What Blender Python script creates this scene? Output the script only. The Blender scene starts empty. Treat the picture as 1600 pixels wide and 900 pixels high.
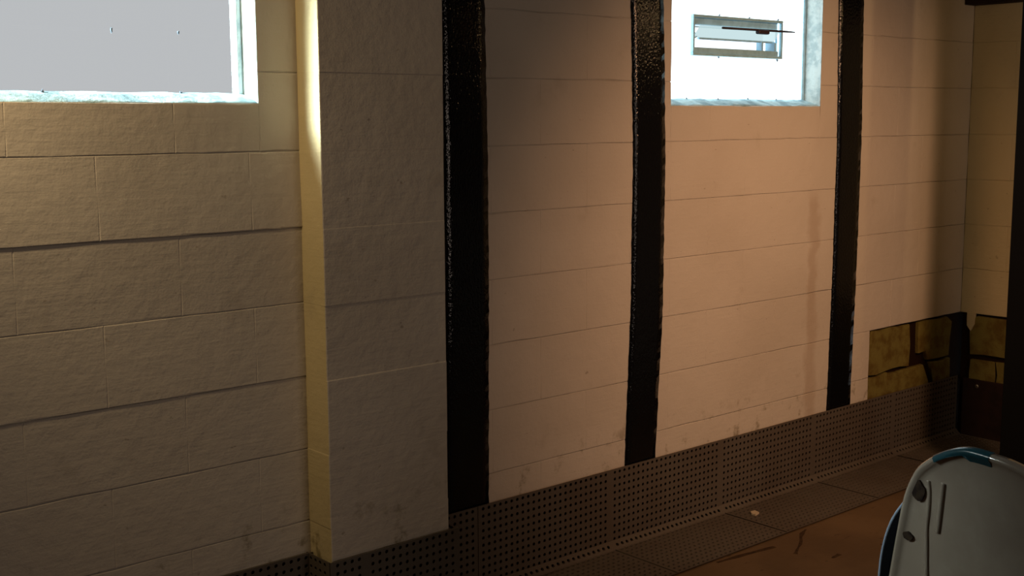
import bpy, bmesh, math, random
from mathutils import Matrix, Vector
random.seed(7)
scene = bpy.context.scene
C = scene.collection

# ---------------------------------------------------------------- camera
CAM_P = Vector((0.0, -2.82, 1.47))
YAW, PITCH, ROLL, FPX = 0.71644, 0.13881, -0.00508, 1900.0
cy, sy, cp, sp = math.cos(YAW), math.sin(YAW), math.cos(PITCH), math.sin(PITCH)
fwv = Vector((sy * cp, cy * cp, -sp)); rtv = Vector((cy, -sy, 0)); upv = rtv.cross(fwv)
cr, sr = math.cos(ROLL), math.sin(ROLL)
rt2, up2 = cr * rtv + sr * upv, -sr * rtv + cr * upv
cam_d = bpy.data.cameras.new('camera'); cam = bpy.data.objects.new('camera', cam_d); C.objects.link(cam)
cam_d.sensor_fit = 'HORIZONTAL'; cam_d.sensor_width = 36; cam_d.lens = FPX * 36 / 1600
cam_d.clip_start = 0.05; cam_d.clip_end = 100
cam.matrix_world = Matrix(((rt2.x, up2.x, -fwv.x, CAM_P.x), (rt2.y, up2.y, -fwv.y, CAM_P.y),
                           (rt2.z, up2.z, -fwv.z, CAM_P.z), (0, 0, 0, 1)))
scene.camera = cam

# ---------------------------------------------------------------- world, lights, exposure
world = bpy.data.worlds.new('overcast_sky'); scene.world = world; world.use_nodes = True
wb = world.node_tree.nodes['Background']; wb.inputs[0].default_value = (0.93, 0.97, 1.0, 1); wb.inputs[1].default_value = 1.6
vs = scene.view_settings
vs.view_transform = 'Standard'; vs.look = 'None'; vs.exposure = 0.0; vs.gamma = 1.0; vs.use_curve_mapping = False

def aim(o, target):
    o.rotation_euler = (Vector(target) - o.location).to_track_quat('-Z', 'Y').to_euler()
def light(name, kind, loc, target, power, col, **kw):
    d = bpy.data.lights.new(name, kind); d.energy = power; d.color = col
    for k, v in kw.items(): setattr(d, k, v)
    o = bpy.data.objects.new(name, d); C.objects.link(o); o.location = loc; aim(o, target); return o
# shaded warm bulb hanging to the right of the viewer, lighting the middle of the long wall
light('bulb_right', 'SPOT', (3.40, -2.10, 1.90), (3.82, 0.0, 0.84), 112, (1.0, 0.54, 0.28), spot_size=math.radians(80), spot_blend=1.0, shadow_soft_size=0.14)
# small weak source added unseen near the end wall, for glints on the strap
light('glint_corner', 'SPOT', (4.60, -1.41, 1.97), (4.40, 0.0, 0.9), 6, (1.0, 0.60, 0.26), spot_size=math.radians(170), spot_blend=1.0, shadow_soft_size=0.02)
# warm bulb further along the wall, out of frame to the left
light('bulb_left', 'SPOT', (0.50, -0.30, 2.04), (1.32, -0.04, 1.36), 30, (1.0, 0.73, 0.39), spot_size=math.radians(98), spot_blend=1.0, shadow_soft_size=0.05)
# bright sky outside the nearer window
light('daylight_outside', 'AREA', (0.45, 0.72, 2.35), (1.70, -0.08, 1.62), 72, (0.84, 1.0, 0.97), shape='DISK', size=0.9, spread=math.radians(40))
# unseen soft fill added behind the viewer to raise the ambient level
light('fill_behind', 'AREA', (2.3, -4.45, 1.15), (2.0, 0.0, 1.0), 12, (1.0, 0.80, 0.66), shape='RECTANGLE', size=1.3, size_y=1.0)

# ---------------------------------------------------------------- materials
def nt(name):
    m = bpy.data.materials.new(name); m.use_nodes = True
    n = m.node_tree.nodes; b = n['Principled BSDF']; return m, n, m.node_tree.links, b
def new(n, t, **kw):
    x = n.new(t)
    for k, v in kw.items(): setattr(x, k, v)
    return x
def mathn(n, l, op, a, b=None, c=None):
    x = n.new('ShaderNodeMath'); x.operation = op
    for i, v in enumerate((a, b, c)):
        if v is None: continue
        if isinstance(v, (int, float)): x.inputs[i].default_value = v
        else: l.new(v, x.inputs[i])
    return x.outputs[0]
def mixc(n, l, f, a, b):
    x = n.new('ShaderNodeMix'); x.data_type = 'RGBA'
    if isinstance(f, (int, float)): x.inputs[0].default_value = f
    else: l.new(f, x.inputs[0])
    for s, v in ((x.inputs[6], a), (x.inputs[7], b)):
        if isinstance(v, tuple): s.default_value = (*v, 1)
        else: l.new(v, s)
    return x.outputs[2]
def noise(n, l, vec, scale, detail=4, rough=0.55):
    x = n.new('ShaderNodeTexNoise'); x.inputs['Scale'].default_value = scale
    x.inputs['Detail'].default_value = detail; x.inputs['Roughness'].default_value = rough
    if vec is not None: l.new(vec, x.inputs['Vector'])
    return x.outputs['Fac']
def ramp(n, l, f, lo, hi):
    x = n.new('ShaderNodeMapRange'); x.interpolation_type = 'SMOOTHSTEP'
    x.inputs[1].default_value = lo; x.inputs[2].default_value = hi; l.new(f, x.inputs[0]); return x.outputs[0]
def scaled(n, l, vec, s):
    x = n.new('ShaderNodeMapping'); x.inputs['Scale'].default_value = s; l.new(vec, x.inputs['Vector']); return x.outputs[0]
def bump(n, l, h, dist, strength=1.0, prev=None):
    x = n.new('ShaderNodeBump'); x.inputs['Distance'].default_value = dist; x.inputs['Strength'].default_value = strength
    l.new(h, x.inputs['Height'])
    if prev is not None: l.new(prev, x.inputs['Normal'])
    return x.outputs[0]

def wall_paint(name, base, tint, stains=True):
    m, n, l, b = nt(name)
    pos = n.new('ShaderNodeNewGeometry').outputs['Position']
    big = noise(n, l, pos, 1.7, 3)
    col = mixc(n, l, ramp(n, l, big, 0.35, 0.7), base, tint)
    if stains:
        sep = n.new('ShaderNodeSeparateXYZ'); l.new(pos, sep.inputs[0]); X, Z = sep.outputs[0], sep.outputs[2]
        wob = noise(n, l, pos, 9, 3)
        # mildew spots low on the wall
        low = mathn(n, l, 'SUBTRACT', 1.0, ramp(n, l, Z, 0.28, 0.52))
        sp = ramp(n, l, noise(n, l, scaled(n, l, pos, (1.0, 1, 0.9)), 13, 5, 0.65), 0.55, 0.70)
        col = mixc(n, l, mathn(n, l, 'MULTIPLY', mathn(n, l, 'MULTIPLY', low, sp), 0.75), col, (0.16, 0.12, 0.045))
        # a rusty run of water below the second window
        dx = mathn(n, l, 'ABSOLUTE', mathn(n, l, 'SUBTRACT', mathn(n, l, 'ADD', X, mathn(n, l, 'MULTIPLY', wob, 0.10)), 4.085))
        run = mathn(n, l, 'MULTIPLY', mathn(n, l, 'SUBTRACT', 1.0, ramp(n, l, dx, 0.012, 0.05)), mathn(n, l, 'SUBTRACT', 1.0, ramp(n, l, Z, 1.12, 1.2)))
        col = mixc(n, l, mathn(n, l, 'MULTIPLY', run, 0.30), col, (0.30, 0.17, 0.08))
        # faint grey blotches and small specks
        bl = ramp(n, l, noise(n, l, pos, 5.5, 4, 0.6), 0.60, 0.75)
        col = mixc(n, l, mathn(n, l, 'MULTIPLY', bl, 0.25), col, (0.33, 0.27, 0.20))
        sk = ramp(n, l, noise(n, l, scaled(n, l, pos, (1, 1, 1.6)), 34, 3, 0.5), 0.70, 0.76)
        col = mixc(n, l, mathn(n, l, 'MULTIPLY', sk, 0.45), col, (0.20, 0.14, 0.09))
    l.new(col, b.inputs['Base Color']); b.inputs['Roughness'].default_value = 0.62
    b.inputs['Specular IOR Level'].default_value = 0.25
    brush = noise(n, l, scaled(n, l, pos, (4.0, 4.0, 60.0)), 1.6, 5, 0.6)
    blob = noise(n, l, pos, 22, 4, 0.55)
    grain = noise(n, l, pos, 160, 2, 0.5)
    n1 = bump(n, l, blob, 0.006, 0.50)
    n2 = bump(n, l, brush, 0.003, 0.28, n1)
    n3 = bump(n, l, grain, 0.0008, 0.5, n2)
    l.new(n3, b.inputs['Normal'])
    return m
PAINT = wall_paint('cream_masonry_paint', (0.62, 0.56, 0.49), (0.56, 0.50, 0.43))
PAINT_Y = wall_paint('yellower_masonry_paint', (0.60, 0.50, 0.30), (0.55, 0.46, 0.27))

def simple(name, col, rough=0.6, spec=0.4, metal=0.0, nscale=None, ncol=None, bscale=None, bdist=0.001, lo=0.4, hi=0.65):
    m, n, l, b = nt(name)
    pos = n.new('ShaderNodeNewGeometry').outputs['Position']
    if nscale:
        l.new(mixc(n, l, ramp(n, l, noise(n, l, pos, nscale, 5, 0.6), lo, hi), col, ncol), b.inputs['Base Color'])
    else: b.inputs['Base Color'].default_value = (*col, 1)
    b.inputs['Roughness'].default_value = rough; b.inputs['Specular IOR Level'].default_value = spec; b.inputs['Metallic'].default_value = metal
    if bscale: l.new(bump(n, l, noise(n, l, pos, bscale, 4, 0.6), bdist, 0.8), b.inputs['Normal'])
    return m
BARE = simple('bare_olive_block', (0.20, 0.165, 0.045), 0.9, 0.15, nscale=14, ncol=(0.13, 0.085, 0.02), bscale=90, bdist=0.003)
DAMP = simple('dark_damp_mortar', (0.022, 0.010, 0.005), 0.95, 0.1, bscale=60, bdist=0.004)
PANEL = simple('dark_brown_plastic', (0.110, 0.092, 0.076), 0.6, 0.25, nscale=3, ncol=(0.095, 0.075, 0.060), bscale=None)
DARK_BACKING = simple('black_backing', (0.012, 0.010, 0.009), 0.8, 0.1)
POST = simple('matt_black_steel_paint', (0.006, 0.006, 0.006), 0.8, 0.1, bscale=40, bdist=0.0005)
WOOD = simple('dark_old_timber', (0.035, 0.020, 0.012), 0.85, 0.2, nscale=8, ncol=(0.02, 0.012, 0.008), bscale=30, bdist=0.002)
WHITE = simple('glossy_white_plastic', (0.46, 0.39, 0.32), 0.14, 0.5, nscale=5, ncol=(0.40, 0.33, 0.27)); WHITE.node_tree.nodes['Principled BSDF'].inputs['Coat Weight'].default_value = 1.0
SMUDGE_SHADE = simple('brown_grime_and_shade', (0.05, 0.032, 0.02), 0.6, 0.2, nscale=60, ncol=(0.02, 0.012, 0.01))
BLUE = simple('blue_band', (0.016, 0.085, 0.115), 0.25, 0.5)
BLACK = simple('black_upholstery', (0.003, 0.003, 0.004), 0.9, 0.04)
PIPING = simple('pale_blue_piping', (0.30, 0.38, 0.50), 0.35, 0.5)
CHROME = simple('grey_metal_tube', (0.35, 0.35, 0.36), 0.3, 0.5, 1.0)
ALU = simple('blue_grey_aluminium', (0.38, 0.66, 0.82), 0.4, 0.5, 0.0, nscale=25, ncol=(0.30, 0.54, 0.68))
DARKROD = simple('dark_red_brown_metal', (0.03, 0.012, 0.014), 0.5, 0.4)
GROUT = simple('white_grout', (0.60, 0.68, 0.68), 0.8, 0.2, nscale=30, ncol=(0.40, 0.50, 0.52), bscale=50, bdist=0.004)
SILL = simple('rough_white_sill_mortar', (0.42, 0.60, 0.66), 0.8, 0.2, nscale=16, ncol=(0.20, 0.31, 0.36), bscale=35, bdist=0.008)
SMEAR = simple('grey_grout_smear', (0.10, 0.13, 0.17), 0.8, 0.2)
CRACK = simple('dark_brown_stain', (0.06, 0.034, 0.017), 0.8, 0.15, nscale=60, ncol=(0.03, 0.017, 0.009))
CHIP = simple('pale_chip', (0.55, 0.45, 0.32), 0.7, 0.2)
SCREW = simple('zinc_screw', (0.5, 0.46, 0.42), 0.35, 0.5, 1.0)
OUTER = simple('plain_cream_wall', (0.40, 0.35, 0.29), 0.8, 0.2)

m, n, l, b = nt('brown_concrete_floor'); FLOOR = m
pos = n.new('ShaderNodeNewGeometry').outputs['Position']
c1 = mixc(n, l, ramp(n, l, noise(n, l, pos, 2.5, 5, 0.6), 0.3, 0.7), (0.15, 0.095, 0.05), (0.10, 0.062, 0.033))
c2 = mixc(n, l, ramp(n, l, noise(n, l, scaled(n, l, pos, (1.0, 2.2, 1)), 11, 5, 0.65), 0.62, 0.72), c1, (0.055, 0.03, 0.016))
l.new(c2, b.inputs['Base Color']); b.inputs['Roughness'].default_value = 0.7; b.inputs['Specular IOR Level'].default_value = 0.25
l.new(bump(n, l, noise(n, l, pos, 40, 5, 0.6), 0.003, 0.6), b.inputs['Normal'])

m, n, l, b = nt('black_epoxy_weave'); STRAP = m
pos = n.new('ShaderNodeNewGeometry').outputs['Position']
b.inputs['Base Color'].default_value = (0.004, 0.004, 0.005, 1); b.inputs['Roughness'].default_value = 0.10
b.inputs['Specular IOR Level'].default_value = 0.36
wv = noise(n, l, scaled(n, l, pos, (1.0, 1.0, 0.6)), 150, 2, 0.5)
l.new(bump(n, l, wv, 0.003, 0.58), b.inputs['Normal'])

def glass(name, col, strength, through):
    m = bpy.data.materials.new(name); m.use_nodes = True; n = m.node_tree.nodes; l = m.node_tree.links
    n.remove(n['Principled BSDF']); out = n['Material Output']
    em = n.new('ShaderNodeEmission'); em.inputs[0].default_value = (*col, 1); em.inputs[1].default_value = strength
    tr = n.new('ShaderNodeBsdfTransparent'); tr.inputs[0].default_value = (through, through, through, 1)
    ad = n.new('ShaderNodeAddShader'); l.new(em.outputs[0], ad.inputs[0]); l.new(tr.outputs[0], ad.inputs[1])
    l.new(ad.outputs[0], out.inputs['Surface']); return m
GLASS1 = glass('frosted_daylit_glass', (0.97, 0.98, 1.0), 0.08, 0.50)
GLASS2 = glass('bright_daylit_glass', (0.80, 0.97, 1.0), 2.0, 0.50)

# ---------------------------------------------------------------- mesh helpers
def mesh(name, vs_, fs, mat, smooth=False):
    me = bpy.data.meshes.new(name); me.from_pydata([tuple(v) for v in vs_], [], fs); me.update()
    me.materials.append(mat)
    if smooth:
        for p in me.polygons: p.use_smooth = True
    return me
def obj(name, me, parent=None, loc=None, rot=None):
    o = bpy.data.objects.new(name, me); C.objects.link(o)
    if parent is not None: o.parent = parent
    if loc is not None: o.location = loc
    if rot is not None: o.rotation_euler = rot
    return o
def empty(name, loc=(0, 0, 0), rz=0):
    o = bpy.data.objects.new(name, None); C.objects.link(o); o.location = loc; o.rotation_euler = (0, 0, rz); o.empty_display_size = 0.1; return o
def tag(o, label=None, cat=None, group=None, kind=None):
    if label: o['label'] = label
    if cat: o['category'] = cat
    if group: o['group'] = group
    if kind: o['kind'] = kind
    return o
class MB:
    def __init__(s): s.v = []; s.f = []
    def box(s, x0, x1, y0, y1, z0, z1, M=None):
        i = len(s.v); P = [Vector((x, y, z)) for z in (z0, z1) for y in (y0, y1) for x in (x0, x1)]
        if M is not None: P = [M @ p for p in P]
        s.v += P; s.f += [tuple(i + k for k in q) for q in ((0, 2, 3, 1), (4, 5, 7, 6), (0, 1, 5, 4), (2, 6, 7, 3), (0, 4, 6, 2), (1, 3, 7, 5))]
        return s
    def tube(s, pts, r, seg=10, cap=True):
        pts = [Vector(p) for p in pts]; i0 = len(s.v); ref = None
        for k, p in enumerate(pts):
            t = (pts[min(k + 1, len(pts) - 1)] - pts[max(k - 1, 0)]).normalized()
            if ref is None: ref = Vector((0, 0, 1)) if abs(t.z) < 0.9 else Vector((1, 0, 0))
            a = (ref - t * ref.dot(t)).normalized(); bb = t.cross(a); ref = a
            rr = r[k] if isinstance(r, (list, tuple)) else r
            for q in range(seg):
                an = 2 * math.pi * q / seg; s.v.append(p + rr * (math.cos(an) * a + math.sin(an) * bb))
        for k in range(len(pts) - 1):
            for q in range(seg):
                a0 = i0 + k * seg + q; a1 = i0 + k * seg + (q + 1) % seg
                s.f.append((a0, a1, a1 + seg, a0 + seg))
        if cap:
            s.f.append(tuple(i0 + q for q in range(seg))[::-1]); s.f.append(tuple(i0 + (len(pts) - 1) * seg + q for q in range(seg)))
        return s
    def me(s, name, mat, smooth=False):
        m_ = mesh(name, s.v, s.f, mat, smooth)
        bm = bmesh.new(); bm.from_mesh(m_); bmesh.ops.recalc_face_normals(bm, faces=bm.faces); bm.to_mesh(m_); bm.free(); return m_
def bevelled(me, w, seg=2):
    bm = bmesh.new(); bm.from_mesh(me)
    bmesh.ops.bevel(bm, geom=[e for e in bm.edges], offset=w, segments=seg, affect='EDGES', profile=0.5)
    bmesh.ops.recalc_face_normals(bm, faces=bm.faces); bm.to_mesh(me); bm.free(); return me

# ================================================================ THE SHELL
CH = 0.2032                       # course height
Z_A = 1.184                       # a course joint
XC = 5.20                         # right-hand corner
CEIL = 2.12
WIN1 = (0.72, 1.592, 1.512, 2.02)
WIN2 = (3.182, 4.052, 1.510, 2.02)
PATCH = (4.455, XC, 0.0, Z_A - 3 * CH)      # bare, unpainted blocks
PIL = (1.708, 2.112)              # pilaster
PD = 0.107

def wall_grid(name, a0, a1, z0, z1, holes, front, back, tf, mat):
    """front/back sheet with rectangular holes and their reveals; tf maps (a, depth, z) to world"""
    As = sorted({a0, a1} | {h[0] for h in holes} | {h[1] for h in holes}); Zs = sorted({z0, z1} | {h[2] for h in holes} | {h[3] for h in holes})
    As = [a for a in As if a0 <= a <= a1]; Zs = [z for z in Zs if z0 <= z <= z1]
    v, f = [], []
    def quad(*P):
        i = len(v); v.extend(P); f.append((i, i + 1, i + 2, i + 3))
    def hole(i, k):
        if i < 0 or k < 0 or i >= len(As) - 1 or k >= len(Zs) - 1: return True
        a, z = (As[i] + As[i + 1]) / 2, (Zs[k] + Zs[k + 1]) / 2
        return any(h[0] < a < h[1] and h[2] < z < h[3] for h in holes)
    for i in range(len(As) - 1):
        for k in range(len(Zs) - 1):
            if hole(i, k): continue
            A0, A1, B0, B1 = As[i], As[i + 1], Zs[k], Zs[k + 1]
            quad(tf(A0, front, B0), tf(A1, front, B0), tf(A1, front, B1), tf(A0, front, B1))
            quad(tf(A1, back, B0), tf(A0, back, B0), tf(A0, back, B1), tf(A1, back, B1))
            if hole(i - 1, k): quad(tf(A0, back, B0), tf(A0, front, B0), tf(A0, front, B1), tf(A0, back, B1))
            if hole(i + 1, k): quad(tf(A1, front, B0), tf(A1, back, B0), tf(A1, back, B1), tf(A1, front, B1))
            if hole(i, k - 1): quad(tf(A0, back, B0), tf(A1, back, B0), tf(A1, front, B0), tf(A0, front, B0))
            if hole(i, k + 1): quad(tf(A0, front, B1), tf(A1, front, B1), tf(A1, back, B1), tf(A0, back, B1))
    return mesh(name, v, f, mat)

XL, YF = -1.6, -4.6
wall_back = tag(obj('wall_back', wall_grid('wall_back', XL, XC, 0, CEIL, [WIN1, WIN2, PATCH], 0.0040, 0.083, lambda a, d, z: (a, d, z), PAINT)), kind='structure',
                label='long cream painted block wall with two glass block windows')
REB = 0.10                        # the openings widen behind the glass, which sits in a rebate
obj('wall_core', wall_grid('wall_core', XL, XC, 0, CEIL, [(W_[0] - REB, W_[1] + REB, W_[2], W_[3]) for W_ in (WIN1, WIN2)] + [PATCH], 0.0835, 0.20, lambda a, d, z: (a, d, z), PAINT), wall_back)
wall_right = tag(obj('wall_right', wall_grid('wall_right', -1.5, 0.2, 0, CEIL, [(-1.5, 0.2, 0, PATCH[3])], 0.0022, 0.20, lambda a, d, z: (XC + d, a, z), PAINT_Y)), kind='structure',
                 label='short end wall of painted blocks in the dim far corner')
tag(obj('wall_front', MB().box(XL, XC + 0.2, YF - 0.1, YF, 0, CEIL).me('wall_front', OUTER)), kind='structure', label='cream wall behind the viewer')
tag(obj('wall_left', MB().box(XL - 0.1, XL, YF, 0.2, 0, CEIL).me('wall_left', OUTER)), kind='structure', label='cream wall at the left end of the basement')
obj('wall_surface', MB().box(XC, XC + 0.2, YF, -1.5, 0, CEIL).me('wall_surface', OUTER), wall_right)
floor = tag(obj('floor', MB().box(XL, XC + 0.2, YF, 0.2, -0.1, 0).me('floor', FLOOR)), kind='structure', label='stained brown concrete basement floor')
tag(obj('ceiling', MB().box(XL, XC + 0.2, YF, 0.2, CEIL, CEIL + 0.1).me('ceiling', WOOD)), kind='structure', label='dark timber basement ceiling')
beam = MB().box(XC - 0.09, XC - 0.004, -1.5, -0.004, 1.955, CEIL - 0.002).me('trim_1', WOOD)
tag(obj('trim_1', beam), kind='structure', label='dark timber plate along the top of the end wall')

# --- blocks
_cache = {}
def block_mesh(w, h, mat, var, bev=0.0026):
    key = (round(w, 3), round(h, 3), mat.name, var)
    if key in _cache: return _cache[key]
    rnd = random.Random(hash(key[:2]) % 1000 + var * 17)
    nx, nz = (4, 2) if w > 0.15 else (2, 2)
    g = 0.0007; gx = 0.0
    v, f = [], []
    def P(i, k):
        x = gx + bev + (w - 2 * (gx + bev)) * i / nx; z = g + bev + (h - 2 * (g + bev)) * k / nz
        j = 0.0009
        if i in (0, nx): return Vector((x, 0.0, z))
        return Vector((x + rnd.uniform(-j, j), rnd.uniform(-0.0004, 0.0002), z + rnd.uniform(-2.2 * j, 2.2 * j)))
    idx = {}
    for k in range(nz + 1):
        for i in range(nx + 1): idx[i, k] = len(v); v.append(P(i, k))
    for k in range(nz):
        for i in range(nx): f.append((idx[i, k], idx[i + 1, k], idx[i + 1, k + 1], idx[i, k + 1]))
    ring = [(i, 0) for i in range(nx)] + [(nx, k) for k in range(nz)] + [(i, nz) for i in range(nx, 0, -1)] + [(0, k) for k in range(nz, 0, -1)]
    out = []
    for (i, k) in ring:
        x = gx if i == 0 else (w - gx if i == nx else v[idx[i, k]].x); z = g if k == 0 else (h - g if k == nz else v[idx[i, k]].z)
        dep = rnd.choice((0.0002, 0.0006, 0.0012, 0.0024, 0.0036)) if k in (0, nz) and 0 < i < nx else (0.0012 if k in (0, nz) else 0.0)
        out.append(len(v)); v.append(Vector((x, dep, z)))
    R_ = len(ring)
    for q in range(R_):
        a, b_ = idx[ring[q]], idx[ring[(q + 1) % R_]]
        f.append((a, out[q], out[(q + 1) % R_], b_))
    me = mesh('block', v, f, mat); _cache[key] = me; return me

def subtract(rects, h):
    res = []
    for (a0, a1, z0, z1) in rects:
        if h[0] >= a1 or h[1] <= a0 or h[2] >= z1 or h[3] <= z0: res.append((a0, a1, z0, z1)); continue
        if a0 < h[0]: res.append((a0, h[0], z0, z1))
        if a1 > h[1]: res.append((h[1], a1, z0, z1))
        b0, b1 = max(a0, h[0]), min(a1, h[1])
        if z0 < h[2]: res.append((b0, b1, z0, h[2]))
        if z1 > h[3]: res.append((b0, b1, h[3], z1))
    return [r for r in res if r[1] - r[0] > 0.012 and r[3] - r[2] > 0.012]

# course tilt: the course standing on joint A leans out at its foot, the one beneath leans in
TILT = {0: 0.006, -1: -0.003, -2: 0.003, -3: -0.001}
for k in range(-6, 5):
    z0, z1 = max(Z_A + CH * k, 0.0), min(Z_A + CH * (k + 1), CEIL - 0.002)
    off = 4.81 if k % 2 == 0 else 4.607
    ky, kr = random.uniform(-0.0008, 0.0004), random.uniform(-0.0015, 0.0015)
    i0 = int(math.floor((-0.45 - off) / 0.4064))
    for i in range(i0, 3):
        a0, a1 = off + i * 0.4064, off + (i + 1) * 0.4064
        a0, a1 = max(a0, -0.45), min(a1, XC - 0.001)
        if a1 - a0 < 0.015: continue
        rects = [(a0, a1, z0, z1)]
        for h in (WIN1, WIN2, PATCH, (PIL[0] + 0.004, PIL[1] - 0.004, 0, 3)): rects = subtract(rects, h)
        for r in rects:
            o = obj('concrete_block', block_mesh(r[1] - r[0], r[3] - r[2], PAINT, random.randint(0, 3)), wall_back)
            t = TILT.get(k, 0) if r[0] < PIL[0] else 0
            o.location = (r[0], ky - max(t, 0), r[2])
            o.rotation_euler = ((-t / CH) if t else kr, 0, 0)
# right wall, painted courses
for k in range(-6, 5):
    z0, z1 = max(Z_A + CH * k, 0.0), min(Z_A + CH * (k + 1), CEIL - 0.002)
    if z1 <= PATCH[3] + 0.01: continue
    off = 0.0 if k % 2 else -0.2032
    for i in range(0, 4):
        a1, a0 = min(off - i * 0.4064 + 0.4064, -0.001), off - i * 0.4064
        if a1 - a0 < 0.02: continue
        o = obj('concrete_block', block_mesh(a1 - a0, z1 - z0, PAINT_Y, random.randint(0, 3)), wall_right)
        o.location = (XC + random.uniform(-0.001, 0.0005), a1, z0); o.rotation_euler = (0, 0, -math.pi / 2)

# --- bare corner: rough blocks with open, dark joints over a damp backing
def slab(outline, y0, y1, mat, tf):
    """extruded outline with a chipped, bevelled rim"""
    nO = len(outline); cx = sum(p[0] for p in outline) / nO; cz = sum(p[1] for p in outline) / nO
    v, f = [], []
    for (d, s) in ((y0, 0.975), (y0 + 0.006, 1.0), (y1, 1.0)):
        for (a, z) in outline:
            v.append(tf(cx + (a - cx) * s, d, cz + (z - cz) * s))
    f.append(tuple(range(nO)))
    for r_ in range(2):
        for q in range(nO): f.append((r_ * nO + q, (r_ + 1) * nO + q, (r_ + 1) * nO + (q + 1) % nO, r_ * nO + (q + 1) % nO))
    m_ = mesh('bare_block', v, f, mat)
    bm = bmesh.new(); bm.from_mesh(m_); bmesh.ops.recalc_face_normals(bm, faces=bm.faces); bm.to_mesh(m_); bm.free(); return m_
def rough(P, j=0.006, step=0.06):
    out = []
    for q in range(len(P)):
        a, b_ = Vector(P[q]), Vector(P[(q + 1) % len(P)]); n_ = max(1, int((b_ - a).length / step))
        for s in range(n_):
            p = a.lerp(b_, s / n_); out.append((p.x + random.uniform(-j, j), p.y + random.uniform(-j, j)))
    return out
TFB = lambda a, d, z: (a, d, z)
TFR = lambda a, d, z: (XC + d, a, z)
D_, E_, F_ = Z_A - 3 * CH, Z_A - 4 * CH, Z_A - 5 * CH
obj('damp_mortar', MB().box(PATCH[0], XC + 0.2, 0.022, 0.19, 0, D_).me('damp_mortar', DAMP), wall_back)
for P in ([(4.460, E_ + .006), (4.776, E_ + .008), (4.790, E_ + .10), (4.778, D_ - .010), (4.480, D_ - .010), (4.462, D_ - .035)],
          [(4.858, E_ + .058), (4.915, E_ + .060), (4.945, E_ + .008), (5.115, E_ + .008), (5.135, D_ - .04), (5.100, D_ - .012), (4.848, D_ - .010)],
          [(4.460, F_ + .006), (4.606, F_ + .006), (4.606, E_ - .003), (4.460, E_ - .003)],
          [(4.616, F_ + .006), (4.975, F_ + .006), (4.945, E_ - .09), (4.905, E_ - .003), (4.616, E_ - .003)],
          [(5.025, F_ + .006), (5.15, F_ + .006), (5.13, E_ - .006), (4.965, E_ - .006)]):
    obj('bare_block', slab(rough(P), 0.003, 0.03, BARE, TFB), wall_back)
obj('damp_mortar', MB().box(XC + 0.022, XC + 0.19, -1.5, 0.0, 0, D_).me('damp_mortar', DAMP), wall_right)
for P in ([(-0.37, E_ + .01), (-0.05, E_ + .012), (-0.04, D_ - .03), (-0.08, D_ - .008), (-0.37, D_ - .01)],
          [(-0.78, E_ + .01), (-0.39, E_ + .01), (-0.39, D_ - .01), (-0.78, D_ - .01)],
          [(-0.17, F_ + .01), (-0.05, F_ + .01), (-0.05, E_ - .01), (-0.17, E_ - .01)],
          [(-0.58, F_ + .01), (-0.18, F_ + .01), (-0.18, E_ - .01), (-0.58, E_ - .01)]):
    obj('bare_block', slab(rough(P), 0.003, 0.03, BARE, TFR), wall_right)
# a last tongue of old paint hanging below the painted edge of the end wall
obj('paint_flake', slab(rough([(-0.052, D_ - .085), (-0.036, D_ - .06), (-0.034, D_ + .004), (-0.075, D_ + .004), (-0.07, D_ - .05)], 0.003, 0.03), -0.004, 0.01, PAINT_Y, TFR), wall_right)

# --- pilaster, one block deep steps of masonry
pil = tag(empty('wall_pilaster', (PIL[0], 0, 0)), 'painted block pilaster with a yellower side face', kind='structure')
for k in range(-6, 5):
    z0, z1 = max(Z_A + CH * k, 0.0), min(Z_A + CH * (k + 1), CEIL - 0.002)
    bm_ = MB().box(0, PIL[1] - PIL[0], -PD, 0.002, -0.003, z1 - z0 + 0.003).me('concrete_block', PAINT)
    bevelled(bm_, 0.0035, 2)
    bm_.materials.append(PAINT_Y)
    for p in bm_.polygons:
        if p.normal.x < -0.8: p.material_index = 1  # left side face takes the yellower paint colour
    o = obj('concrete_block', bm_, pil); o.location = (random.uniform(-0.001, 0.001), random.uniform(-0.0012, 0.0012), z0)

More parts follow.
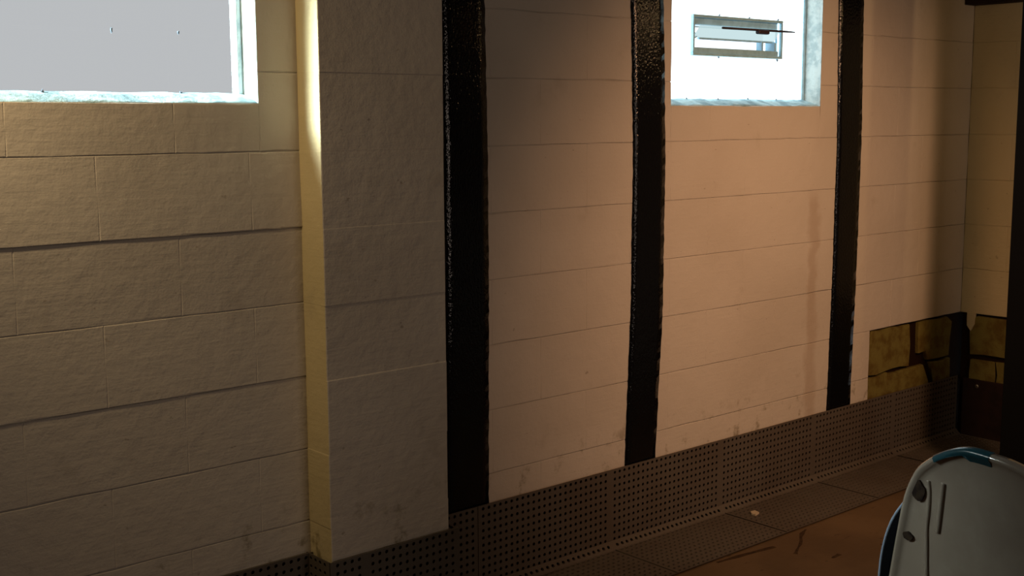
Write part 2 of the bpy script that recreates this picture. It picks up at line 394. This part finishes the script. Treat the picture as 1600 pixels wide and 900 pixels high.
# ================================================================ WINDOWS
def window(name, W, label, matg, vent=False):
    root = tag(empty(name, (W[0], 0.08, W[2])), label, kind='structure')
    wdt = W[1] - W[0]; cw = wdt / 5; zb = 0.025; rh = 0.15
    skip = {(1, 1), (2, 1), (3, 1)} if vent else set()
    sh = 0.018 if vent else 0.0
    g = 0.00001
    def block(xl, xr):
      # a block is its two dished faces with rounded lips; its edges are fused to the neighbours
      v, f = [], []
      for (y0, y1, yc, el, er) in ((0.002, 0.0, 0.0, 0, 0), (0.070, 0.072, 0.068, xl, xr)):
        i0 = len(v)
        for (q, y) in ((0.0, y0), (0.004, y1), (0.022, yc)):
            v += [(sx * (cw / 2 - g - q) + (er if sx > 0 else -el), y, sz * (rh / 2 - g - q)) for (sx, sz) in ((-1, -1), (1, -1), (1, 1), (-1, 1))]
        for r_ in (0, 4):
            for q in range(4): f.append((i0 + r_ + q, i0 + r_ + (q + 1) % 4, i0 + r_ + 4 + (q + 1) % 4, i0 + r_ + 4 + q))
        f.append((i0 + 8, i0 + 9, i0 + 10, i0 + 11))
      return mesh('glass_block', v, f, matg)
    gb, gb_l, gb_r = block(0, 0), block(REB - .005, 0), block(0, REB - .005)
    for i in range(5):
        for k in range(3):
            if (i, k) in skip: continue
            o = obj('glass_block', gb_l if i == 0 else (gb_r if i == 4 else gb), root); o.location = ((i + 0.5) * cw, 0, zb + (k + 0.5) * rh)
    for i in range(1, 6):                         # little smears of grout at the joints
        for k in range(0, 4):
            if random.random() < 0.75:
                s = random.uniform(0.0035, 0.006)
                me_ = slab([(0.0 + s * random.uniform(.25, .9) * math.cos(t), s * random.uniform(.3, 1.6) * math.sin(t)) for t in [q * math.pi / 4 for q in range(8)]], -0.002, 0.003, SMEAR, TFB)
                me_.name = 'grout_smear'
                obj('grout_smear', me_, root).location = (i * cw if i < 5 else wdt - .004, 0, zb + k * rh)
    # sloping rough mortar sill
    n_ = 24; v, f = [], []
    for i in range(n_ + 1):
        x = wdt * i / n_; e = random.uniform(-.004, .004)
        v += [(x, -0.079 + random.uniform(-.002, .002), -0.002 + 0.3 * e), (x, -0.06, 0.005 + e), (x, -0.02, 0.018 + 0.6 * e), (x, 0.004, zb + 0.003 * random.random()), (x, 0.004, -0.001), (x, -0.079, -0.006)]
    for i in range(n_):
        for q in range(6): f.append((i * 6 + q, i * 6 + (q + 1) % 6, i * 6 + 6 + (q + 1) % 6, i * 6 + 6 + q))
    s_ = mesh('sill', v, f, SILL, True); bm = bmesh.new(); bm.from_mesh(s_); bmesh.ops.recalc_face_normals(bm, faces=bm.faces); bm.to_mesh(s_); bm.free()
    obj('sill', s_, root)
    # grey edge bar where blocks meet the right-hand reveal
    obj('edge_bead', bevelled(MB().box(wdt - 0.016, wdt - 0.001, -0.006, 0.03, zb - 0.004, W[3] - W[2]).me('edge_bead', GROUT if not vent else ALU), 0.004, 2), root)
    # painted lining of the right reveal
    obj('reveal_lining', MB().box(wdt - 0.0005, wdt + 0.006, -0.079, 0.0, -0.002, W[3] - W[2]).me('reveal_lining', GROUT), root)
    if vent:
        vx0, vx1, vz0, vz1 = cw + .018, 4 * cw + .018, zb + rh + .003, zb + 2 * rh - .003
        fr = empty('vent', (0, 0, 0)); fr.parent = root
        vm = lambda nm, *bxs, mat=ALU, bev=0.0015: obj(nm, bevelled((lambda mb: [mb.box(*b_) for b_ in bxs] and mb)(MB()).me(nm, mat), bev, 1), fr)
        vm('frame_bar', (vx0, vx1, -0.012, 0.02, vz1 - .010, vz1)); vm('frame_bar', (vx0, vx1, -0.012, 0.02, vz0, vz0 + .010))
        vm('frame_bar', (vx0, vx0 + .009, -0.012, 0.02, vz0 + .010, vz1 - .010)); vm('filler', (cw, vx0, 0.0, 0.07, vz0 - .002, vz1 + .002), mat=matg); vm('frame_bar', (vx1 - .009, vx1, -0.012, 0.02, vz0 + .010, vz1 - .010))
        vm('inner_rail', (vx0 + .009, vx1 - .009, 0.004, 0.05, vz1 - .034, vz1 - .011)); vm('inner_rail', (vx0 + .009, vx1 - .009, 0.0, 0.05, vz0 + .010, vz0 + .030))
        vm('inner_stile', (vx1 - .030, vx1 - .009, 0.004, 0.05, vz0 + .030, vz0 + .062)); vm('divider', (vx1 - .098, vx1 - .088, 0.012, 0.04, vz0 + .030, vz0 + .066))
        # tilted hopper flap standing open
        vm('flap_edge', (vx0 + .065, vx1 - .012, 0.016, 0.028, vz0 + .060, vz0 + .067))
        tf_ = Matrix.Translation((0, 0.020, vz0 + .066)) @ Matrix.Rotation(math.radians(38), 4, 'X')
        obj('flap', bevelled(MB().box(vx0 + .04, vx1 - .014, 0, 0.004, 0, 0.050, tf_).me('flap', glass('daylit_flap_glass', (0.72, 0.97, 1.0), 0.50, 0.30)), 0.001, 1), fr)
        obj('stay', MB().tube([(vx0 + .012, 0.01, vz1 - .045), (vx0 + .045, 0.02, vz0 + .080)], 0.003, 6).me('stay', ALU), fr)
        obj('stay', MB().tube([(vx0 + .012, 0.01, vz0 + .055), (vx0 + .055, 0.02, vz0 + .070)], 0.003, 6).me('stay', ALU), fr)
        obj('rod', MB().tube([(vx0 + .155, -0.016, vz1 - .042), (vx1 + .015, -0.016, vz1 - .040), (vx1 + .065, -0.018, vz1 - .040)], [0.0042, 0.0042, 0.0025], 8).me('rod', DARKROD, True), fr)
        hb = MB().box(vx0 + .355, vx0 + .420, -0.028, -0.008, vz1 - .056, vz1 - .040).me('handle', DARKROD); obj('handle', bevelled(hb, 0.005, 2), fr)
        vm('inner_rail', (vx0 + .010, vx1 - .05, 0.012, 0.02, vz1 - .043, vz1 - .039), mat=GROUT)
    return root
window('window_1', WIN1, 'near glass block window glowing grey-white beside the pilaster', GLASS1)
window('window_2', WIN2, 'far glass block window with a small metal vent', GLASS2, True)

# ================================================================ PERFORATED BASE PANELS
PITCH, PH, PT = 0.0235, 0.282, 0.003
def perforated(name, cols, rows, mat, left=0.0105, right=0.0105, hole=0.0056, cell_h=PITCH):
    v, f = [], []; W = left + cols * PITCH + right; H = rows * cell_h
    def add(p): v.append(p); return len(v) - 1
    dirs = [(-1, -1), (0, -1), (1, -1), (1, 0), (1, 1), (0, 1), (-1, 1), (-1, 0)]
    for i in range(cols):
        for k in range(rows):
            cx, cz = left + (i + .5) * PITCH, (k + .5) * cell_h
            o = [add((cx + d[0] * PITCH / 2, 0, cz + d[1] * cell_h / 2)) for d in dirs]
            r1 = [(d[0] * hole / (1.0 if 0 in d else 1.35), d[1] * hole / (1.0 if 0 in d else 1.35)) for d in dirs]
            a = [add((cx + q[0], 0, cz + q[1])) for q in r1]; bk = [add((cx + q[0], PT, cz + q[1])) for q in r1]
            for q in range(8):
                s = (q + 1) % 8
                f.append((o[q], o[s], a[s], a[q])); f.append((a[q], a[s], bk[s], bk[q]))
    for (x0, x1) in ((0, left), (W - right, W)):
        f.append(tuple(add(p) for p in ((x0, 0, 0), (x1, 0, 0), (x1, 0, H), (x0, 0, H))))
    # rim: the sheet's own thickness
    for P in (((0, 0, H), (W, 0, H), (W, PT, H), (0, PT, H)), ((0, PT, 0), (W, PT, 0), (W, 0, 0), (0, 0, 0)),
              ((0, PT, 0), (0, 0, 0), (0, 0, H), (0, PT, H)), ((W, 0, 0), (W, PT, 0), (W, PT, H), (W, 0, H))):
        f.append(tuple(add(p) for p in P))
    return mesh(name, v, f, mat)
def panel_run(root, segs, M):
    """segs: list of (start, columns); M maps local run coordinates (along, out, up)"""
    for (s, cols) in segs:
        o = obj('perforated_panel', get_panel(cols), root); o.matrix_local = M @ Matrix.Translation((s, -0.014, 0.0)); tag(o, kind=None)
        o = obj('floor_flange', get_flange(cols), root); o.matrix_local = M @ Matrix.Translation((s, -0.040, 0.0055)) @ Matrix.Rotation(math.radians(90), 4, 'X')
        o = obj('slotted_cove', get_cove(cols), root); o.matrix_local = M @ Matrix.Translation((s, -0.0415, 0.006)) @ Matrix.Rotation(math.radians(-45), 4, 'X')
_p, _c = {}, {}
def get_panel(cols):
    if cols not in _p: _p[cols] = perforated('perforated_panel', cols, 12, PANEL)
    
    return _p[cols]
_f = {}
def get_flange(cols):
    if cols not in _f: _f[cols] = perforated('floor_flange', cols, 12, PANEL, hole=0.0034)
    return _f[cols]
def get_cove(cols):
    if cols not in _c: _c[cols] = perforated('slotted_cove', cols, 1, PANEL, hole=0.0062, cell_h=0.036)
    return _c[cols]
PW = 24 * PITCH + 0.021
bb = tag(empty('baseboard_back', (0, 0, 0)), 'dark perforated plastic panels along the foot of the long wall', kind='structure')
I4 = Matrix.Identity(4)
panel_run(bb, [(1.707 - PW * (i + 1), 24) for i in range(4)], I4)
panel_run(bb, [(PIL[0] - 0.012, 4), (PIL[0] - 0.012 + 4 * PITCH + 0.021, 13)], Matrix.Translation((0, -PD, -0.0005)))
panel_run(bb, [(2.115, 7)] + [(2.298 + PW * i, 24) for i in range(4)] + [(2.298 + PW * 4, 22)], I4)
# return pieces on the pilaster's sides
for (x, rz) in ((PIL[0] - 0.014, -90), (PIL[1] + 0.014 + 0.003, 90)):
    o = obj('perforated_panel', get_panel(4), bb)
    o.matrix_local = Matrix.Translation((x, -0.001 if rz < 0 else -0.114, 0)) @ Matrix.Rotation(math.radians(rz), 4, 'Z')
bsheet = MB(); bsheet.box(-0.7, PIL[0] - .014, -0.004, 0.0, 0, PH - .006); bsheet.box(PIL[1] + .01, XC - .01, -0.006, -0.002, 0, PH - .006); bsheet.box(PIL[0] - .008, PIL[1] + .008, -PD - .006, -PD - .003, 0, PH - .006)
bsheet.box(PIL[0] - .009, PIL[0] - .005, -PD, 0, 0, PH - .006)
obj('black_backing', bsheet.me('black_backing', DARK_BACKING), bb)  # black sheet added behind the holes to darken them like their shade
br = tag(empty('baseboard_right', (0, 0, 0)), 'dark base panel along the short end wall', kind='structure')
DKP = simple('dark_plain_board', (0.030, 0.014, 0.010), 0.7, 0.2, nscale=9, ncol=(0.018, 0.009, 0.007))
for i in range(3):
    w_ = 0.44
    obj('base_board', bevelled(MB().box(XC - .016, XC - .002, -0.034 - (i + 1) * w_ + .002, -0.034 - i * w_, 0, 0.272).me('base_board', DKP), 0.003, 1), br)
def screw(parent, x, y, z, rz):
    s = MB().tube([(0, 0, 0), (0, -0.003, 0), (0, -0.0048, 0)], [0.010, 0.010, 0.006], 10).me('screw', SCREW); o = obj('screw', s, parent, (x, y, z), (0, 0, rz)); return o
screw(bb, 5.115, -0.0142, 0.262, 0); screw(br, XC - .0162, -0.105, 0.242, -math.pi / 2)

# ================================================================ STRAPS
def strap(label, keys, z_bot, seed):
    """keys: (z, x_left, x_right) up the wall; brushed epoxy edges wander a little"""
    rnd = random.Random(seed); rows = 90; z_top = CEIL - 0.003; v, f = [], []
    def at(z):
        if z >= keys[0][0]: return keys[0][1:]
        for a, b_ in zip(keys, keys[1:]):
            if a[0] >= z >= b_[0]:
                t = (a[0] - z) / (a[0] - b_[0]); return tuple(a[j] + (b_[j] - a[j]) * t for j in (1, 2))
        return keys[-1][1:]
    nX = 6
    for r_ in range(rows + 1):
        z = z_bot + (z_top - z_bot) * r_ / rows; xl, xr = at(z)
        xl += rnd.uniform(-.0016, .0016); xr += rnd.uniform(-.0016, .0016)
        v.append((xl, 0.001, z))
        for i in range(nX + 1): v.append((xl + (xr - xl) * i / nX, -0.0055 - (0.0012 if 0 < i < nX else 0.0006) + rnd.uniform(-.0005, .0005), z))
        v.append((xr, 0.001, z))
    m_ = nX + 3
    for r_ in range(rows):
        for i in range(m_ - 1): f.append((r_ * m_ + i, r_ * m_ + i + 1, (r_ + 1) * m_ + i + 1, (r_ + 1) * m_ + i))
    f.append(tuple(range(m_))[::-1]); f.append(tuple(rows * m_ + i for i in range(m_)))
    o = obj('wall_strap', mesh('wall_strap', v, f, STRAP, True)); tag(o, label, 'strap', 'black straps bonded to the long wall'); return o
zz = lambda z: z + 1.47
strap('widest black epoxied strap on the wall, right beside the pilaster', [(zz(.34), 2.184, 2.349), (zz(-.09), 2.190, 2.357), (zz(-.5), 2.190, 2.357), (zz(-1.18), 2.186, 2.350)], 0.270, 1)
strap('black epoxied strap left of the vented window with glints near its top', [(zz(.385), 2.977, 3.133), (zz(-.10), 2.995, 3.151), (zz(-.65), 2.990, 3.148), (zz(-1.18), 2.967, 3.117)], 0.270, 2)
strap('narrow black epoxied strap right of the vented window, nearest the corner', [(zz(.455), 4.152, 4.319), (zz(-.12), 4.170, 4.336), (zz(-.65), 4.167, 4.330), (zz(-1.19), 4.156, 4.317)], 0.270, 3)

def smooth_line(P, it=2):
    for _ in range(it):
        Q = [P[0]]
        for a, b_ in zip(P, P[1:]):
            Q += [tuple(a[j] * .75 + b_[j] * .25 for j in range(len(a))), tuple(a[j] * .25 + b_[j] * .75 for j in range(len(a)))]
        Q.append(P[-1]); P = Q
    return P
# ================================================================ POST, CHIP
post = tag(empty('steel_post', (4.50, -0.57, 0)), 'tall black steel post at the right edge in front of the end wall', 'post')
obj('flange', bevelled(MB().box(0, 0.012, -0.15, 0, 0.012, CEIL - .014).me('flange', POST), .002, 1), post)
obj('flange', bevelled(MB().box(0.138, 0.150, -0.15, 0, 0.012, CEIL - .014).me('flange', POST), .002, 1), post)
obj('web', MB().box(0.012, 0.138, -0.080, -0.070, 0.012, CEIL - .014).me('web', POST), post)
obj('base_plate', bevelled(MB().box(-.03, .18, -.18, .03, 0, .012).me('base_plate', POST), .002, 1), post)
obj('cap_plate', bevelled(MB().box(-.03, .18, -.18, .03, CEIL - .014, CEIL - .001).me('cap_plate', POST), .002, 1), post)

chip = slab(rough([(-.020, -.010), (.012, -.014), (.024, .002), (.004, .013), (-.018, .006)], .003, .02), -.003, .003, CHIP, lambda a, d, z: (a, z, -d))
tag(obj('paint_chip', chip, None, (3.545, -0.115, 0.0092), (0, 0, .4)), 'small pale paint chip lying on the dark floor flange', 'paint chip')

# dark cracks in the concrete
for P in ([(3.56, -.335), (3.495, -.359), (3.431, -.408), (3.368, -.437), (3.322, -.462)], [(3.06, -.335), (3.195, -.350), (3.331, -.372)], [(3.383, -.566), (3.433, -.562)], [(3.62, -.60), (3.66, -.66)]):
    P = smooth_line(P, 1); Lf, Rt = [], []
    for q, (x, y) in enumerate(P):
        a, b_ = Vector(P[max(q - 1, 0)]), Vector(P[min(q + 1, len(P) - 1)]); t = (b_ - a).normalized(); w = random.uniform(.003, .011)
        Lf.append((x - t.y * w, y + t.x * w)); Rt.append((x + t.y * w, y - t.x * w))
    obj('floor_crack', slab(Lf + Rt[::-1], -.0006, .006, CRACK, lambda a, d, z: (a, z, -d)), floor)

# ================================================================ CHAIR
# local frame: +x to the sitter's right hand side as seen from behind, +y forward (away from the viewer), +z up
ch = tag(empty('plastic_chair', (2.278, -1.632, 0), math.radians(-101.1)), 'glossy white plastic chair with a blue band on its top edge', 'chair')
TL = math.radians(6)
def back_pt(u, v_, d=0.0):
    """point on the leaning backrest: u across, v down from the top edge, d towards the viewer"""
    return Vector((u, -v_ * math.sin(TL) - d * math.cos(TL), 0.80 + v_ * math.cos(TL) - d * math.sin(TL)))
half = [(-0.247, -0.36), (-0.222, -0.258), (-0.216, -0.235), (-0.195, -0.154), (-0.179, -0.117), (-0.157, -0.078), (-0.125, -0.050), (-0.083, -0.023), (-0.037, -0.004), (0.0, 0.0)]
CX = 0.03                                              # centre line of the backrest
outline = half + [(CX * 2 - u, v_) for (u, v_) in half[::-1] if u < CX - 0.03]
outline = [(-0.262, -0.43)] + outline + [(CX * 2 + 0.262, -0.43)]
OUT = smooth_line(outline, 2)
cen = (CX, -0.24)
v, f = [], []
prof = [(1.00, -0.012), (1.0, 0.0), (0.985, 0.006), (0.955, 0.007), (0.93, 0.001), (0.88, -0.003), (0.70, -0.004), (0.35, -0.004)]
for (s, d) in prof:
    for (u, v_) in OUT: v.append(back_pt(cen[0] + (u - cen[0]) * s, cen[1] + (v_ - cen[1]) * s, d))
N = len(OUT)
for r_ in range(len(prof) - 1):
    for q in range(N): f.append((r_ * N + q, r_ * N + (q + 1) % N, (r_ + 1) * N + (q + 1) % N, (r_ + 1) * N + q))
f.append(tuple((len(prof) - 1) * N + q for q in range(N))); f.append(tuple(range(N))[::-1])
me_ = mesh('backrest', v, f, WHITE, True)
bm = bmesh.new(); bm.from_mesh(me_); bmesh.ops.recalc_face_normals(bm, faces=bm.faces); bm.to_mesh(me_); bm.free()
back = obj('backrest', me_, ch)
# moulded ribs of the side channel
def rib(P, r, name='rib', mat=WHITE, d=-0.0052):
    P = smooth_line(P, 2); return obj(name, MB().tube([back_pt(a, b_, d) for (a, b_) in P], r, 8).me(name, mat, True), back)
for sgn in (1, -1):
    X = lambda u: u if sgn > 0 else 2 * CX - u
    rib([(X(-.088), -.096), (X(-.092), -.12), (X(-.104), -.192), (X(-.108), -.212)], 0.007)
    rib([(X(-.128), -.10), (X(-.126), -.13), (X(-.132), -.175), (X(-.138), -.21), (X(-.139), -.25), (X(-.142), -.32), (X(-.146), -.42)], 0.006)
# brown patch painting a dimple's shade atop the channel, and a scuff lower down
for (cu, cv, ru, rv, mt, nm) in ((-0.155, -0.128, 0.019, 0.024, SMUDGE_SHADE, 'dimple_shade'), (-0.188, -0.244, 0.014, 0.010, SMUDGE_SHADE, 'scuff')):
    P = [(cu + ru * math.cos(t) * random.uniform(.85, 1.1), cv + rv * math.sin(t) * random.uniform(.85, 1.1)) for t in [q * math.pi / 8 for q in range(16)]]
    v = [back_pt(a, b_, 0.0016) for (a, b_) in P] + [back_pt(a, b_, -0.004) for (a, b_) in P]
    f = [tuple(range(16))] + [(q, 16 + q, 16 + (q + 1) % 16, (q + 1) % 16) for q in range(16)]
    obj(nm, mesh(nm, v, f, mt), back)
# blue band folded over the top edge
band_u = [i / 24 for i in range(25)]
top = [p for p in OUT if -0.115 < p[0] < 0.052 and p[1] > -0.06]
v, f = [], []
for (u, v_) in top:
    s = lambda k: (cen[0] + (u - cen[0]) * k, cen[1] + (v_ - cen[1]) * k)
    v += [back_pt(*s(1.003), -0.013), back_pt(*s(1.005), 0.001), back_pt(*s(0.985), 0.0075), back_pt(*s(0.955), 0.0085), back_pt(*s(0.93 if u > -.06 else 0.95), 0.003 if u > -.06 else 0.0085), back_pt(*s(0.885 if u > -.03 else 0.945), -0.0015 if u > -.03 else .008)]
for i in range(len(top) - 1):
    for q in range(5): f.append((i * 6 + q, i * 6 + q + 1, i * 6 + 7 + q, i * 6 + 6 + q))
tp = mesh('rim_band', v, f, BLUE, True); bm = bmesh.new(); bm.from_mesh(tp); bmesh.ops.recalc_face_normals(bm, faces=bm.faces); bm.to_mesh(tp); bm.free()
obj('rim_band', tp, back)
# black padded inner shell, wider than the back towards the seat
inner = [(-0.10, -0.11), (-0.175, -0.140), (-0.230, -0.195), (-0.266, -0.250), (-0.292, -0.32), (-0.306, -0.40), (-0.312, -0.47)]
IN = smooth_line(inner + [(2 * CX - u, v_) for (u, v_) in inner[::-1]], 2); NI = len(IN)
v, f = [], []
for (s, d) in ((0.9, -0.02), (1.0, -0.03), (1.0, -0.055), (0.92, -0.07)):
    for (u, v_) in IN: v.append(back_pt(CX + (u - CX) * s, -.3 + (v_ + .3) * s, d))
for r_ in range(3):
    for q in range(NI): f.append((r_ * NI + q, r_ * NI + (q + 1) % NI, (r_ + 1) * NI + (q + 1) % NI, (r_ + 1) * NI + q))
f.append(tuple(range(NI))[::-1]); f.append(tuple(3 * NI + q for q in range(NI)))
pd_ = mesh('back_pad', v, f, BLACK); bm = bmesh.new(); bm.from_mesh(pd_); bmesh.ops.recalc_face_normals(bm, faces=bm.faces); bm.to_mesh(pd_); bm.free()
pad = obj('back_pad', pd_, ch)
obj('piping', MB().tube([back_pt(CX + (u - CX) * 1.008, v_ + .002, -0.032) for (u, v_) in IN], 0.0042, 8).me('piping', PIPING, True), pad)
# seat and legs
seat = MB().box(CX - .225, CX + .225, 0.06, 0.50, 0.40, 0.445).me('seat', BLACK); obj('seat', bevelled(seat, .018, 3), ch)
for (sx, y0, y1) in ((-1, .10, .03), (1, .10, .03), (-1, .44, .50), (1, .44, .50)):
    obj('leg', MB().tube([(CX + sx * .18, y0, .41), (CX + sx * .20, (y0 + y1) / 2, .2), (CX + sx * .215, y1, 0.0)], .012, 10).me('leg', CHROME, True), ch)
for sx in (-1, 1):
    obj('back_bracket', bevelled(MB().box(CX + sx * .15 - .015, CX + sx * .15 + .015, 0.028, 0.10, .37, .415).me('back_bracket', BLACK), .003, 1), ch)
